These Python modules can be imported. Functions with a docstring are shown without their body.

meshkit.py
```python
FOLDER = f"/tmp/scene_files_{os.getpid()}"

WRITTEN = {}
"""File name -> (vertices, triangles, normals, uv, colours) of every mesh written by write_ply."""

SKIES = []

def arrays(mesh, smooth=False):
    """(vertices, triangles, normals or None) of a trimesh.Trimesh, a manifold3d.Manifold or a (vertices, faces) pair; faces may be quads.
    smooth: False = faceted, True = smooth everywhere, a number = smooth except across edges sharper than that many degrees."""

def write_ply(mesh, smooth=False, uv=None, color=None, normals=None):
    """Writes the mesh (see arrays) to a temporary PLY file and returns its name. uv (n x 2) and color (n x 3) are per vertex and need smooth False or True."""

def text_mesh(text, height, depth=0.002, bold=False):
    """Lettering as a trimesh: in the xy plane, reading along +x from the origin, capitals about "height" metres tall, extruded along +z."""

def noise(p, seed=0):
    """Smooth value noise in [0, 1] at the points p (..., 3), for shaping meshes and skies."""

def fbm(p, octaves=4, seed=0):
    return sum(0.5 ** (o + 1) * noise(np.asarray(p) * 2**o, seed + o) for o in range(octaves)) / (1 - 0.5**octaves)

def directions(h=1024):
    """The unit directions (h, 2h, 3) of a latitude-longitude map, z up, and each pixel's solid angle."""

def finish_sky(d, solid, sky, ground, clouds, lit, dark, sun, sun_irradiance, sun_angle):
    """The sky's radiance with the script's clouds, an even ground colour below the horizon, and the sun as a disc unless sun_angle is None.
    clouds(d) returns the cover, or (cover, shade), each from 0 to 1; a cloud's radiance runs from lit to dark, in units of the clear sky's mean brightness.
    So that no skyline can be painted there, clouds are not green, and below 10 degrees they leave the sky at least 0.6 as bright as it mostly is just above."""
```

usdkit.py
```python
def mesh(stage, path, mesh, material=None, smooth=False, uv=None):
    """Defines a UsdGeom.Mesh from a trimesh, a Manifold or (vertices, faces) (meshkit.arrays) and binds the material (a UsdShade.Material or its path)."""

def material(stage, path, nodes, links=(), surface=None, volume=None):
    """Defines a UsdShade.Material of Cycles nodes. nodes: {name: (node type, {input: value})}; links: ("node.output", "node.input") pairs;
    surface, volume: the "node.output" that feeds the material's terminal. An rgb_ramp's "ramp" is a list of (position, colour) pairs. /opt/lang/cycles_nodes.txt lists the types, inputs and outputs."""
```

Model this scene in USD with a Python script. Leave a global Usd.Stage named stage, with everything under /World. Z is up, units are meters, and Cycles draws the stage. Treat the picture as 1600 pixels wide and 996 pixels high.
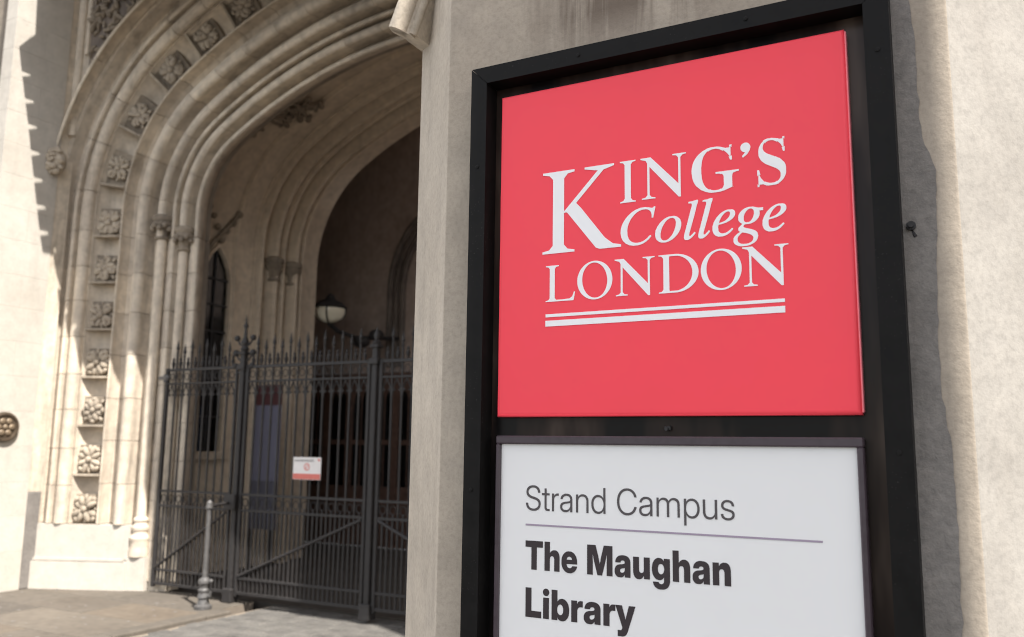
import glob, math, random
import numpy as np, trimesh, shapely, mapbox_earcut
from shapely import affinity
from shapely.geometry import Polygon, box as sbox, Point, LineString
from shapely.ops import unary_union
from pxr import Usd, UsdGeom, UsdLux, UsdShade, Gf, Sdf
import usdkit, meshkit

stage = Usd.Stage.CreateInMemory()
UsdGeom.SetStageUpAxis(stage, 'Z'); UsdGeom.SetStageMetersPerUnit(stage, 1.0)
UsdGeom.Xform.Define(stage, '/World'); UsdGeom.Scope.Define(stage, '/World/Looks')
rng = random.Random(7); nrng = np.random.default_rng(7)

# ---------------------------------------------------------------- camera, sky, sun, exposure
F_PX, YAW, PITCH, ROLL = 1337.92, 0.484818, 0.149987, 0.012773
EXPOSURE = 1.3
SKY_STRENGTH, SUN_INTENSITY = 0.12, 1.08
SUN_AZ, SUN_EL = math.radians(28), math.radians(54)       # azimuth in front of the facade plane, elevation
SUN = np.array([math.cos(SUN_AZ)*math.cos(SUN_EL), -math.sin(SUN_AZ)*math.cos(SUN_EL), math.sin(SUN_EL)])

def frame(fw, r, u, loc):
    return Gf.Matrix4d(*map(float, (*r, 0, *u, 0, *(-np.asarray(fw)), 0, *loc, 1)))
fw = np.array([-math.sin(YAW)*math.cos(PITCH), math.cos(YAW)*math.cos(PITCH), math.sin(PITCH)])
r0 = np.array([math.cos(YAW), math.sin(YAW), 0.0]); u0_ = np.cross(r0, fw)
rr = r0*math.cos(ROLL)+u0_*math.sin(ROLL); uu = -r0*math.sin(ROLL)+u0_*math.cos(ROLL)
cam = UsdGeom.Camera.Define(stage, '/World/camera')
cam.CreateHorizontalApertureAttr(36.0); cam.CreateFocalLengthAttr(36.0*F_PX/1600.0)
cam.CreateFStopAttr(4.5); cam.CreateFocusDistanceAttr(1.75)
cam.CreateExposureAttr(EXPOSURE)
cam.AddTransformOp().Set(frame(fw, rr, uu, (0, 0, 1.6)))

sky_mat = usdkit.material(stage, '/World/Looks/sky_look', {
    'sky': ('sky_texture', {'sky_type': 'single_scattering', 'sun_disc': False, 'sun_elevation': SUN_EL, 'sun_rotation': math.atan2(SUN[0], SUN[1]), 'aerosol_density': 1.5}),
    'tc': ('texture_coordinate', {}),
    'n': ('noise_texture', {'scale': 2.2, 'detail': 6, 'roughness': 0.6}),
    'r': ('rgb_ramp', {'ramp': [(0.35, (0.35,)*3), (0.75, (0.85,)*3)]}),
    'm': ('mix', {'color2': (6.2, 6.0, 5.7)}),
    'b': ('background_shader', {'strength': SKY_STRENGTH})},
    [('tc.generated', 'n.vector'), ('n.fac', 'r.fac'), ('r.color', 'm.fac'), ('sky.color', 'm.color1'), ('m.color', 'b.color')], surface='b.background')
dome = UsdLux.DomeLight.Define(stage, '/World/sky')
dome.GetPrim().SetCustomDataByKey('kind', 'structure')
UsdShade.MaterialBindingAPI.Apply(dome.GetPrim()).Bind(sky_mat)
sun = UsdLux.DistantLight.Define(stage, '/World/sun')
sun.CreateNormalizeAttr(True); sun.CreateIntensityAttr(SUN_INTENSITY); sun.CreateAngleAttr(0.5); sun.CreateColorAttr(Gf.Vec3f(1.0, 0.955, 0.89))
sr = np.cross([0, 0, 1], SUN); sr /= np.linalg.norm(sr)
sun.AddTransformOp().Set(frame(-SUN, sr, np.cross(SUN, sr), (0, 0, 20)))

# ---------------------------------------------------------------- helpers
USED = {}
def numbered(parent, name):
    k = (parent, name); n = USED.get(k, 0); USED[k] = n+1
    return f'{parent}/{name}' if n == 0 else f'{parent}/{name}_{n:03d}'
def tag(prim, label=None, cat=None, group=None, kind=None):
    for k, v in (('label', label), ('category', cat), ('group', group), ('kind', kind)):
        if v: prim.SetCustomDataByKey(k, v)
    return prim
def thing(name, label=None, cat=None, group=None, kind=None, loc=(0, 0, 0)):
    x = UsdGeom.Xform.Define(stage, numbered('/World', name))
    if any(loc): x.AddTranslateOp().Set(Gf.Vec3d(*map(float, loc)))
    return tag(x.GetPrim(), label, cat, group, kind)
def obj(name, mesh, mat, parent=None, smooth=False, **kw):
    path = numbered(str(parent.GetPath()) if parent else '/World', name)
    return tag(usdkit.mesh(stage, path, mesh, mat, smooth=smooth).GetPrim(), **kw)
cat = trimesh.util.concatenate
def bx(u0, u1, p0, p1, z0, z1, bev=0.0):
    if bev <= 0:
        m = trimesh.creation.box((u1-u0, p1-p0, z1-z0)); m.apply_translation(((u0+u1)/2, (p0+p1)/2, (z0+z1)/2)); return m
    pts = []
    for sx in (0, 1):
        for sy in (0, 1):
            for sz in (0, 1):
                c = np.array([(u0, u1)[sx], (p0, p1)[sy], (z0, z1)[sz]]); d = np.array([1-2*sx, 1-2*sy, 1-2*sz])*bev
                pts += [c+d*[0, 1, 1], c+d*[1, 0, 1], c+d*[1, 1, 0]]
    return trimesh.convex.convex_hull(np.array(pts))
def tube(a, b, r, n=8, r2=None):
    a, b = np.array(a, float), np.array(b, float); d = b-a; L = np.linalg.norm(d); d /= L
    x = np.cross(d, [0, 0, 1] if abs(d[2]) < .9 else [1, 0, 0]); x /= np.linalg.norm(x); y = np.cross(d, x)
    t = np.arange(n)*2*math.pi/n; ring = np.outer(np.cos(t), x)+np.outer(np.sin(t), y); r2 = r if r2 is None else r2
    v = np.vstack([a+ring*r, b+ring*r2, a[None], b[None]]); f = []
    for i in range(n):
        j = (i+1) % n
        f += [(i, j, n+j), (i, n+j, n+i), (j, i, 2*n), (n+i, n+j, 2*n+1)]
    return trimesh.Trimesh(v, f, process=False)
def path_tube(pts, r, n=6):
    return cat([tube(pts[i], pts[i+1], r, n) for i in range(len(pts)-1)])
def lathe(prof, c, n=20, sx=1, sy=1):
    """prof: (radius, z) pairs, bottom to top."""
    t = np.arange(n)*2*math.pi/n; v, f = [], []
    for (r, z) in prof:
        v += [(c[0]+sx*r*math.cos(a), c[1]+sy*r*math.sin(a), c[2]+z) for a in t]
    for k in range(len(prof)-1):
        for i in range(n):
            j = (i+1) % n; f += [(k*n+i, k*n+j, k*n+n+j), (k*n+i, k*n+n+j, k*n+n+i)]
    m = len(prof); v += [(c[0], c[1], c[2]+prof[0][1]), (c[0], c[1], c[2]+prof[-1][1])]
    for i in range(n):
        j = (i+1) % n; f += [(j, i, m*n), ((m-1)*n+i, (m-1)*n+j, m*n+1)]
    return trimesh.Trimesh(np.array(v), f, process=False)
def ball(c, r, sub=1, s=(1, 1, 1)):
    m = trimesh.creation.icosphere(subdivisions=sub, radius=r); m.apply_scale(s); m.apply_translation(c); return m
def prism_uz(poly, p0, p1):
    """Polygon in (u, z) extruded from depth p0 to p1 (p1 > p0)."""
    out = []
    for g in getattr(poly, 'geoms', [poly]):
        if g.is_empty or g.area < 1e-9: continue
        m = trimesh.creation.extrude_polygon(g, p1-p0, engine='earcut')
        v = m.vertices; m.vertices = np.stack([v[:, 0], p1-v[:, 2], v[:, 1]], 1); out.append(m)
    return cat(out)
def prism_up(poly, z0, z1):
    """Plan polygon in (u, p) extruded upward."""
    m = cat([trimesh.creation.extrude_polygon(g, z1-z0, engine='earcut') for g in getattr(poly, 'geoms', [poly])]); m.apply_translation((0, 0, z0)); return m
def gridmesh(n, m, fn):
    """A sheet: fn(a, b) -> points for a, b in [0, 1]."""
    a, b = np.meshgrid(np.linspace(0, 1, n), np.linspace(0, 1, m), indexing='ij'); P = fn(a, b).reshape(-1, 3)
    i, j = np.meshgrid(np.arange(n-1), np.arange(m-1), indexing='ij'); k = (i*m+j).ravel()
    return trimesh.Trimesh(P, np.vstack([np.stack([k, k+m, k+m+1], 1), np.stack([k, k+m+1, k+1], 1)]), process=False)

# ---------------------------------------------------------------- materials
def stone(name, c, c2, rough=0.9, scale=1.0, bump=0.35, dark=(0.16, 0.14, 0.12), stain=0.35, grain=1.0, crust=False, vary=1.0, mottle=1.0):
    """Limestone: broad tone drift, vertical weather streaks, fine grain and pits."""
    nodes = {
        'g': ('geometry', {}), 'oi': ('object_info', {}),
        'mp': ('mapping', {'scale': (5*scale, 5*scale, 0.7*scale)}),
        'n1': ('noise_texture', {'scale': 1.3*scale, 'detail': 5, 'roughness': 0.6}),
        'n2': ('noise_texture', {'scale': 1.0, 'detail': 4, 'roughness': 0.65}),
        'n3': ('noise_texture', {'scale': 90*grain, 'detail': 3, 'roughness': 0.7}),
        'n4': ('noise_texture', {'scale': 9*scale, 'detail': 5, 'roughness': 0.65}),
        'r1': ('rgb_ramp', {'ramp': [(0.3, c), (0.7, c2)]}),
        'r2': ('rgb_ramp', {'ramp': [(0.52, (0,)*3), (0.78, (stain,)*3)]}),
        'm': ('mix', {'color2': dark}),
        'r4': ('rgb_ramp', {'ramp': [(0.3, (1-.2*mottle,)*3), (0.7, (1+.12*mottle, 1+.11*mottle, 1+.09*mottle))]}),
        'm2': ('mix', {'mix_type': 'multiply', 'fac': 1.0}),
        'r3': ('rgb_ramp', {'ramp': [(0.28, (0.86,)*3), (0.55, (1.03,)*3)]}),
        'm3': ('mix', {'mix_type': 'multiply', 'fac': 1.0}),
        'ro': ('rgb_ramp', {'ramp': [(0.0, (1-.14*vary, 1-.15*vary, 1-.16*vary)), (1.0, (1+.1*vary, 1+.09*vary, 1+.06*vary))]}),
        'm4': ('mix', {'mix_type': 'multiply', 'fac': 1.0}),
        'ad': ('math', {'math_type': 'multiply_add', 'value2': 0.35}),
        'b': ('bump', {'strength': bump, 'distance': 0.012}),
        'p': ('principled_bsdf', {'roughness': rough, 'specular_ior_level': 0.25})}
    links = [('g.position', 'mp.vector'), ('g.position', 'n1.vector'), ('mp.vector', 'n2.vector'), ('g.position', 'n3.vector'), ('g.position', 'n4.vector'),
         ('n1.fac', 'r1.fac'), ('n2.fac', 'r2.fac'), ('r2.color', 'm.fac'), ('r1.color', 'm.color1'), ('m.color', 'm2.color1'), ('n4.fac', 'r4.fac'), ('r4.color', 'm2.color2'),
         ('m2.color', 'm3.color1'), ('n3.fac', 'r3.fac'), ('r3.color', 'm3.color2'), ('oi.random', 'ro.fac'), ('m3.color', 'm4.color1'), ('ro.color', 'm4.color2'),
         ('n3.fac', 'ad.value1'), ('n4.fac', 'ad.value3'), ('ad.value', 'b.height'), ('b.normal', 'p.normal'), ('m4.color', 'p.base_color')]
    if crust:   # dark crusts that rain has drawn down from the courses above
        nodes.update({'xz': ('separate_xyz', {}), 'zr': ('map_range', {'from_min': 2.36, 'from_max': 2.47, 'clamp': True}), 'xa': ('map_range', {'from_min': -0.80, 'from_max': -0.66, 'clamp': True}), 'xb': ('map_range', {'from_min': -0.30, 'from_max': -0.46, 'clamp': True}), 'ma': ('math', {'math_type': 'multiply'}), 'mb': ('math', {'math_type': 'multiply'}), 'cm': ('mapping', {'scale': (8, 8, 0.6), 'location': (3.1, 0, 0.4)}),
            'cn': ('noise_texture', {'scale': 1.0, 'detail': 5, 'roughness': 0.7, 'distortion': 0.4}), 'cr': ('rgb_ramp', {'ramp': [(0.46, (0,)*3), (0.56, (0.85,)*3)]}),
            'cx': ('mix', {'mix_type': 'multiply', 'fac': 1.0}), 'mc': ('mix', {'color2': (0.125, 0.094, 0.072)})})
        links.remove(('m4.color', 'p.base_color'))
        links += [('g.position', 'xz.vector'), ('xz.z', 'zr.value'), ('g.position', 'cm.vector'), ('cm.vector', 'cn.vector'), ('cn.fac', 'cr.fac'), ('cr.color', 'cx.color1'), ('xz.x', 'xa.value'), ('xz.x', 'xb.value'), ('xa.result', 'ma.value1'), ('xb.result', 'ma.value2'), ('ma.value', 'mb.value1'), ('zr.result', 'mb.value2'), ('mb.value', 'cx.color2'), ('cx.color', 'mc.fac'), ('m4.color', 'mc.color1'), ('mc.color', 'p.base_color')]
    return usdkit.material(stage, '/World/Looks/'+name, nodes, links, surface='p.BSDF')
def plain(name, c, rough=0.5, metal=0.0, var=0.12, nscale=30, bump=0.0, spec=0.5, bdist=0.003):
    nodes = {'g': ('geometry', {}), 'n': ('noise_texture', {'scale': nscale, 'detail': 4, 'roughness': 0.6}),
             'r': ('rgb_ramp', {'ramp': [(0.3, tuple(x*(1-var) for x in c)), (0.7, tuple(min(1, x*(1+var)) for x in c))]}),
             'rr': ('rgb_ramp', {'ramp': [(0.3, (max(0, rough-.08),)*3), (0.7, (min(1, rough+.08),)*3)]}),
             'p': ('principled_bsdf', {'roughness': rough, 'metallic': metal, 'specular_ior_level': spec})}
    links = [('g.position', 'n.vector'), ('n.fac', 'r.fac'), ('r.color', 'p.base_color'), ('n.fac', 'rr.fac'), ('rr.color', 'p.roughness')]
    if bump:
        nodes['b'] = ('bump', {'strength': bump, 'distance': bdist}); links += [('n.fac', 'b.height'), ('b.normal', 'p.normal')]
    return usdkit.material(stage, '/World/Looks/'+name, nodes, links, surface='p.BSDF')
M_arch = stone('arch_stone', (0.53, 0.463, 0.385), (0.625, 0.555, 0.468), stain=0.6, dark=(0.13, 0.11, 0.092), mottle=1.15)
M_porch = stone('porch_stone', (0.55, 0.465, 0.37), (0.63, 0.54, 0.435), stain=0.3)
M_joint = stone('joint_mortar', (0.20, 0.17, 0.14), (0.26, 0.22, 0.18), stain=0.2)
M_carve = stone('carved_stone', (0.22, 0.185, 0.148), (0.30, 0.255, 0.205), stain=0.7, scale=3, dark=(0.07, 0.06, 0.05))  # shade of the carved crevices put into a darker stone colour
M_flower = stone('flower_stone', (0.31, 0.265, 0.213), (0.42, 0.365, 0.30), stain=0.75, scale=3, dark=(0.10, 0.085, 0.07))  # flowers darkened in colour to stand for their shaded hollows
M_darkstone = stone('dark_stone', (0.13, 0.11, 0.10), (0.22, 0.185, 0.16), stain=0.6, scale=2, dark=(0.05, 0.045, 0.04))  # darker stone tone for the spandrel ground and the blind arch
M_wall = stone('wall_stone', (0.45, 0.415, 0.365), (0.51, 0.475, 0.425), vary=0.25, mottle=0.45, stain=0.16, bump=0.25)
M_face = stone('cleaned_stone', (0.248, 0.232, 0.213), (0.299, 0.282, 0.261), stain=0.12, scale=4, bump=0.12, mottle=0.4)
M_dim = stone('interior_plaster', (0.36, 0.285, 0.25), (0.44, 0.355, 0.315), stain=0.4)
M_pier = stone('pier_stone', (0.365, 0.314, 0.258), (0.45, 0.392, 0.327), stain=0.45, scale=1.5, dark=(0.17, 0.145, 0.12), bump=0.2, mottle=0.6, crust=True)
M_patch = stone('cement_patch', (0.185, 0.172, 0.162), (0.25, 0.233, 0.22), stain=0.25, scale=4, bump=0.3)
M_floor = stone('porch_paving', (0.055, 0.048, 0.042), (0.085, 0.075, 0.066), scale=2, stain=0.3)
M_flag = [stone('flagstone_%s' % n, c, c2, scale=1.2, stain=0.3, bump=0.3) for n, c, c2 in (('buff', (0.123, 0.106, 0.089), (0.156, 0.136, 0.114)), ('grey', (0.107, 0.095, 0.081), (0.135, 0.118, 0.102)), ('warm', (0.126, 0.103, 0.082), (0.158, 0.133, 0.107)))]
M_sett = stone('granite_sett', (0.10, 0.096, 0.091), (0.155, 0.148, 0.14), scale=6, stain=0.3, bump=0.6)
M_road = stone('asphalt', (0.055, 0.054, 0.053), (0.075, 0.073, 0.07), scale=2, stain=0.2, grain=2)
M_iron = plain('wrought_iron', (0.021, 0.0185, 0.018), rough=0.62, var=0.4, nscale=25, bump=0.4)
M_irong = plain('worn_grey_paint', (0.084, 0.080, 0.078), rough=0.5, var=0.35, nscale=40, bump=0.4)
M_frame = usdkit.material(stage, '/World/Looks/black_paint', {
    'g': ('geometry', {}), 'n': ('noise_texture', {'scale': 18, 'detail': 5, 'roughness': 0.7}), 'n2': ('noise_texture', {'scale': 260, 'detail': 2}), 'n3': ('noise_texture', {'scale': 5, 'detail': 3}),
    'r': ('rgb_ramp', {'ramp': [(0.35, (0.0065, 0.006, 0.0055)), (0.65, (0.011, 0.010, 0.0095))]}), 'r2': ('rgb_ramp', {'ramp': [(0.66, (0,)*3), (0.72, (0.7,)*3)]}), 'r3': ('rgb_ramp', {'ramp': [(0.5, (0,)*3), (0.7, (1,)*3)]}),
    'f': ('mix', {'mix_type': 'multiply', 'fac': 1.0}), 'm': ('mix', {'color2': (0.07, 0.066, 0.06)}), 'b': ('bump', {'strength': 0.15, 'distance': 0.002}),
    'rr': ('rgb_ramp', {'ramp': [(0.3, (0.42,)*3), (0.7, (0.62,)*3)]}), 'p': ('principled_bsdf', {'specular_ior_level': 0.11})},
    [('g.position', 'n.vector'), ('g.position', 'n2.vector'), ('g.position', 'n3.vector'), ('n.fac', 'r.fac'), ('n2.fac', 'r2.fac'), ('n3.fac', 'r3.fac'), ('r2.color', 'f.color1'), ('r3.color', 'f.color2'), ('f.color', 'm.fac'),
     ('r.color', 'm.color1'), ('m.color', 'p.base_color'), ('n.fac', 'b.height'), ('b.normal', 'p.normal'), ('n.fac', 'rr.fac'), ('rr.color', 'p.roughness')], surface='p.BSDF')
M_red = plain('red_enamel', (0.90, 0.066, 0.092), rough=0.42, var=0.02, nscale=6, spec=0.25)
M_pink = plain('sunlit_edge_pink', (0.90, 0.23, 0.26), rough=0.3, var=0.03)  # sunlight on the red panel edge, given as a paler colour
M_white = plain('white_enamel', (0.755, 0.745, 0.735), rough=0.35, var=0.012, nscale=3, spec=0.4)
M_ltr = plain('white_lettering', (0.84, 0.83, 0.83), rough=0.45, var=0.01)
M_ink = plain('dark_lettering', (0.026, 0.017, 0.019), rough=0.5, var=0.05)
M_ink2 = plain('grey_lettering', (0.070, 0.060, 0.062), rough=0.5, var=0.05)
M_rule = plain('mauve_rule', (0.32, 0.26, 0.33), rough=0.5, var=0.05)
M_trim = plain('plum_trim', (0.045, 0.031, 0.038), rough=0.35, var=0.1)
M_lead = plain('lead_bars', (0.035, 0.035, 0.037), rough=0.6, var=0.2)
M_wood = plain('dark_oak', (0.11, 0.062, 0.045), rough=0.5, var=0.3, nscale=12)
M_opal = plain('opal_glass', (0.82, 0.76, 0.60), rough=0.2, var=0.03)
M_blue = plain('pale_blue_print', (0.19, 0.19, 0.255), rough=0.5, var=0.05)
M_blue2 = plain('dull_blue_print', (0.11, 0.11, 0.14), rough=0.5, var=0.1)
M_maroon = plain('maroon_print', (0.10, 0.040, 0.042), rough=0.5, var=0.1)
M_notw = plain('notice_white', (0.72, 0.69, 0.67), rough=0.5, var=0.03)
M_notr = plain('notice_red', (0.62, 0.16, 0.13), rough=0.5, var=0.05)
M_bronze = plain('dark_bronze', (0.085, 0.062, 0.042), rough=0.5, metal=0.3, var=0.3)
M_gold = plain('old_gilt', (0.20, 0.15, 0.10), rough=0.5, metal=0.3, var=0.3)
M_cloth = plain('shade_banner_canvas', (0.42, 0.06, 0.08), rough=0.85, var=0.05)
M_back = usdkit.material(stage, '/World/Looks/painted_reflection_backing', {
    'g': ('geometry', {}), 'mp': ('mapping', {'scale': (9, 9, 1.6)}), 'n': ('noise_texture', {'scale': 1.4, 'detail': 3}),
    'r': ('rgb_ramp', {'ramp': [(0.40, (0.006, 0.005, 0.005)), (0.58, (0.030, 0.020, 0.016)), (0.72, (0.085, 0.062, 0.049))]}),  # brown bands are street reflections painted into the base colour
    'p': ('principled_bsdf', {'roughness': 0.24, 'specular_ior_level': 0.15})},
    [('g.position', 'mp.vector'), ('mp.vector', 'n.vector'), ('n.fac', 'r.fac'), ('r.color', 'p.base_color')], surface='p.BSDF')
M_pane = usdkit.material(stage, '/World/Looks/window_glass', {
    'f': ('fresnel', {'IOR': 1.5}), 't': ('transparent_bsdf', {'color': (0.55, 0.58, 0.60)}), 'gl': ('glossy_bsdf', {'roughness': 0.08, 'color': (0.9, 0.92, 0.95)}), 'm': ('mix_closure', {})},
    [('f.fac', 'm.fac'), ('t.BSDF', 'm.closure1'), ('gl.BSDF', 'm.closure2')], surface='m.closure')

# ---------------------------------------------------------------- lettering
FONTS = glob.glob('/opt/blender-*/*/datafiles/fonts/')[0]
def glyphs(text, font, weight=None, px=300):
    from PIL import Image, ImageDraw, ImageFont
    f = ImageFont.truetype(FONTS+font, px)
    if weight: f.set_variation_by_axes([32, weight])
    x0, y0, x1, y1 = f.getbbox(text, anchor='ls')
    im = Image.new('L', (x1-x0+12, y1-y0+12)); ImageDraw.Draw(im).text((6-x0, 6-y0), text, 255, f, anchor='ls')
    on = np.pad(np.asarray(im) > 127, ((0, 0), (1, 1))).astype(np.int8)
    ro, st = np.nonzero(np.diff(on, axis=1) == 1); en = np.nonzero(np.diff(on, axis=1) == -1)[1]
    s = unary_union(shapely.box(st, -ro-1, en, -ro)).buffer(0.8).buffer(-0.8).simplify(0.9)
    return affinity.translate(s, -6, 6-y0)          # baseline at y = 0
def mathserif(text, base):
    return ''.join(chr(base+ord(c)-65) if 'A' <= c <= 'Z' else chr(base+26+ord(c)-97) if 'a' <= c <= 'z' else c for c in text)
def thin(s, k):
    """Takes weight off the thick strokes and leaves the hairlines and serifs."""
    hair = s.difference(s.buffer(-k*1.7).buffer(k*1.8))
    slim = unary_union([affinity.scale(s, 1, 1)]).buffer(0)
    a, b = affinity.translate(s, k, 0), affinity.translate(s, -k, 0)
    return unary_union([a.intersection(b), hair]).buffer(1.2).buffer(-1.2).simplify(0.6)
def fit(s, u0, u1, z0, z1, base0=True):
    """Scales a lettering shape so that it spans u0..u1 and its bounds' bottom..top span z0..z1."""
    b = s.bounds; sx, sz = (u1-u0)/(b[2]-b[0]), (z1-z0)/(b[3]-b[1])
    return affinity.affine_transform(s, [sx, 0, 0, sz, u0-b[0]*sx, z0-b[1]*sz])
def stem(x, w, y0=0.0, y1=1.0, s=0.115, lo=True, hi=True, ls=None, rs=None):
    """An upright stroke with bracketed serifs."""
    l, r = s if ls is None else ls, s if rs is None else rs
    out = [sbox(x, y0, x+w, y1)]
    if lo: out.append(Polygon([(x-l, y0), (x+w+r, y0), (x+w+r, y0+.026), (x+w+r*.35, y0+.042), (x+w, y0+.095), (x, y0+.095), (x-l*.35, y0+.042), (x-l, y0+.026)]))
    if hi: out.append(Polygon([(x-l, y1), (x+w+r, y1), (x+w+r, y1-.026), (x+w+r*.35, y1-.042), (x+w, y1-.095), (x, y1-.095), (x-l*.35, y1-.042), (x-l, y1-.026)]))
    return unary_union(out)
def ell(cx, cy, rx, ry, rot=0): return affinity.rotate(affinity.scale(Point(cx, cy).buffer(1, quad_segs=24), rx, ry), rot)
def serif_cap(ch):
    if ch == 'I': return stem(.13, .155, s=.12)
    if ch == 'K': return unary_union([stem(.14, .145, s=.135), Polygon([(.26, .47), (.36, .50), (.80, .955), (.735, .962)]), Polygon([(.55, 1), (.92, 1), (.92, .978), (.80, .945), (.70, .945), (.55, .975)]),
        Polygon([(.285, .50), (.42, .605), (.50, .52), (.80, .13), (.90, .05), (1.0, .028), (1.0, 0), (.74, 0), (.69, .02), (.33, .475)])])
    if ch == 'N': return unary_union([stem(.155, .05, s=.13, hi=False), Polygon([(0, 1), (.235, 1), (.905, .235), (.905, -.03), (.862, -.03), (.185, .80), (.12, .93), (0, .972)]), stem(.860, .05, y0=-.03, s=.13, lo=False)])
    if ch == 'L': return unary_union([stem(.13, .155, s=.125), sbox(.2, 0, .80, .042), Polygon([(.50, 0), (.86, 0), (.905, .235), (.872, .235), (.82, .11), (.74, .055), (.50, .042)])])
    if ch == 'D':
        bowl = ell(.44, .5, .61, .5).difference(ell(.44, .5, .45, .452)).intersection(sbox(.44, -1, 2, 2))
        return unary_union([stem(.13, .155, ls=.125, rs=.02), sbox(.13, 0, .45, .048), sbox(.13, .952, .45, 1), bowl])
    return ell(.53, .5, .53, .516).difference(ell(.53, .5, .378, .472, 8))
BOLD, ITAL = 0x1D400, 0x1D434
def spaced(words, gaps):
    out, x = [], 0
    for s, g in zip(words, gaps):
        b = s.bounds; out.append(affinity.translate(s, x-b[0], 0)); x += b[2]-b[0]+g
    return out

# ================================================================ NEAR PIER WITH THE NOTICE BOARD
PP = 1.5
pier = thing('stone_pier', 'pale stone pier with chamfered corners carrying the black framed notice board', 'pier')
plan = Polygon([(-0.953, 1.5), (0.0135, 1.5), (0.48, 1.9665), (0.48, 3.3), (-1.182, 3.3), (-1.182, 1.729)])
def rounded(poly, r): return poly.buffer(-r).buffer(r, quad_segs=4)
whole = rounded(plan, 0.010)
facing = Polygon([(0.0135, 1.40), (1.0, 1.40), (1.0, 3.4), (0.30, 3.4), (0.0135, 1.60)])
obj('shaft', prism_up(whole.difference(facing), 0.0, 7.0), M_pier, pier, smooth=35)
# the right-hand chamfer is a cleaner, re-cut stone
obj('cleaned_facing', prism_up(whole.intersection(facing), 0.0, 7.0), M_face, pier, smooth=35, label='bleached smooth stone facing in full sun right of the board')
# plinth
obj('plinth', prism_up(rounded(plan.buffer(0.05, join_style=2), 0.012), 0.0, 0.32), M_pier, pier, smooth=35)
# grey cement patch around the right side of the frame, ragged edge
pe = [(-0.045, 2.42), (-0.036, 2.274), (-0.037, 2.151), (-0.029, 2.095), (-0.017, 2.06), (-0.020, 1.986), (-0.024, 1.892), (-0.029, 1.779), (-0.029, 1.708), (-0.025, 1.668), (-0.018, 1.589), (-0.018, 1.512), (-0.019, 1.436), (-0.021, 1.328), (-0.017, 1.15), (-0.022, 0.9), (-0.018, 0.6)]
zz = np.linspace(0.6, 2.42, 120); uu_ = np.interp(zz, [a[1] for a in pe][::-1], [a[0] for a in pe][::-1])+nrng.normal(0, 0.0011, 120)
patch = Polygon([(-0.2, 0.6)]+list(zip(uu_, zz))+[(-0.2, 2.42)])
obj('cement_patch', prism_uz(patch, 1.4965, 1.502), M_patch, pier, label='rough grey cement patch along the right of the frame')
# the end of a stone label moulding that climbs across the pier's left corner
la, lb_ = np.array([-1.156, 1.0, 2.592]), np.array([-1.046, 1.0, 2.858]); ld = (lb_-la)/np.linalg.norm(lb_-la); ln = np.array([-ld[2], 0, ld[0]])
def along(off, p, r, a=0.0): 
    A, Bq = la+ln*off+ld*a, lb_+ln*off; A[1] = Bq[1] = p; return tube(A, Bq, r, 16)
ms = cat([along(0, 1.585, .024), along(.027, 1.605, .0125, .004), along(-.027, 1.605, .0125, .004), along(.012, 1.605, .021), along(-.012, 1.605, .021)])
bk = prism_uz(Polygon([tuple((la+ln*o+ld*t_)[[0, 2]]) for o, t_ in ((-.037, .006), (.037, .006), (.037, .28), (-.037, .28))]), 1.608, 1.80)
tip_ = la.copy(); tip_[1] = 1.60
obj('label_stop', cat([ms, bk]), M_arch, pier, smooth=40)
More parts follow.
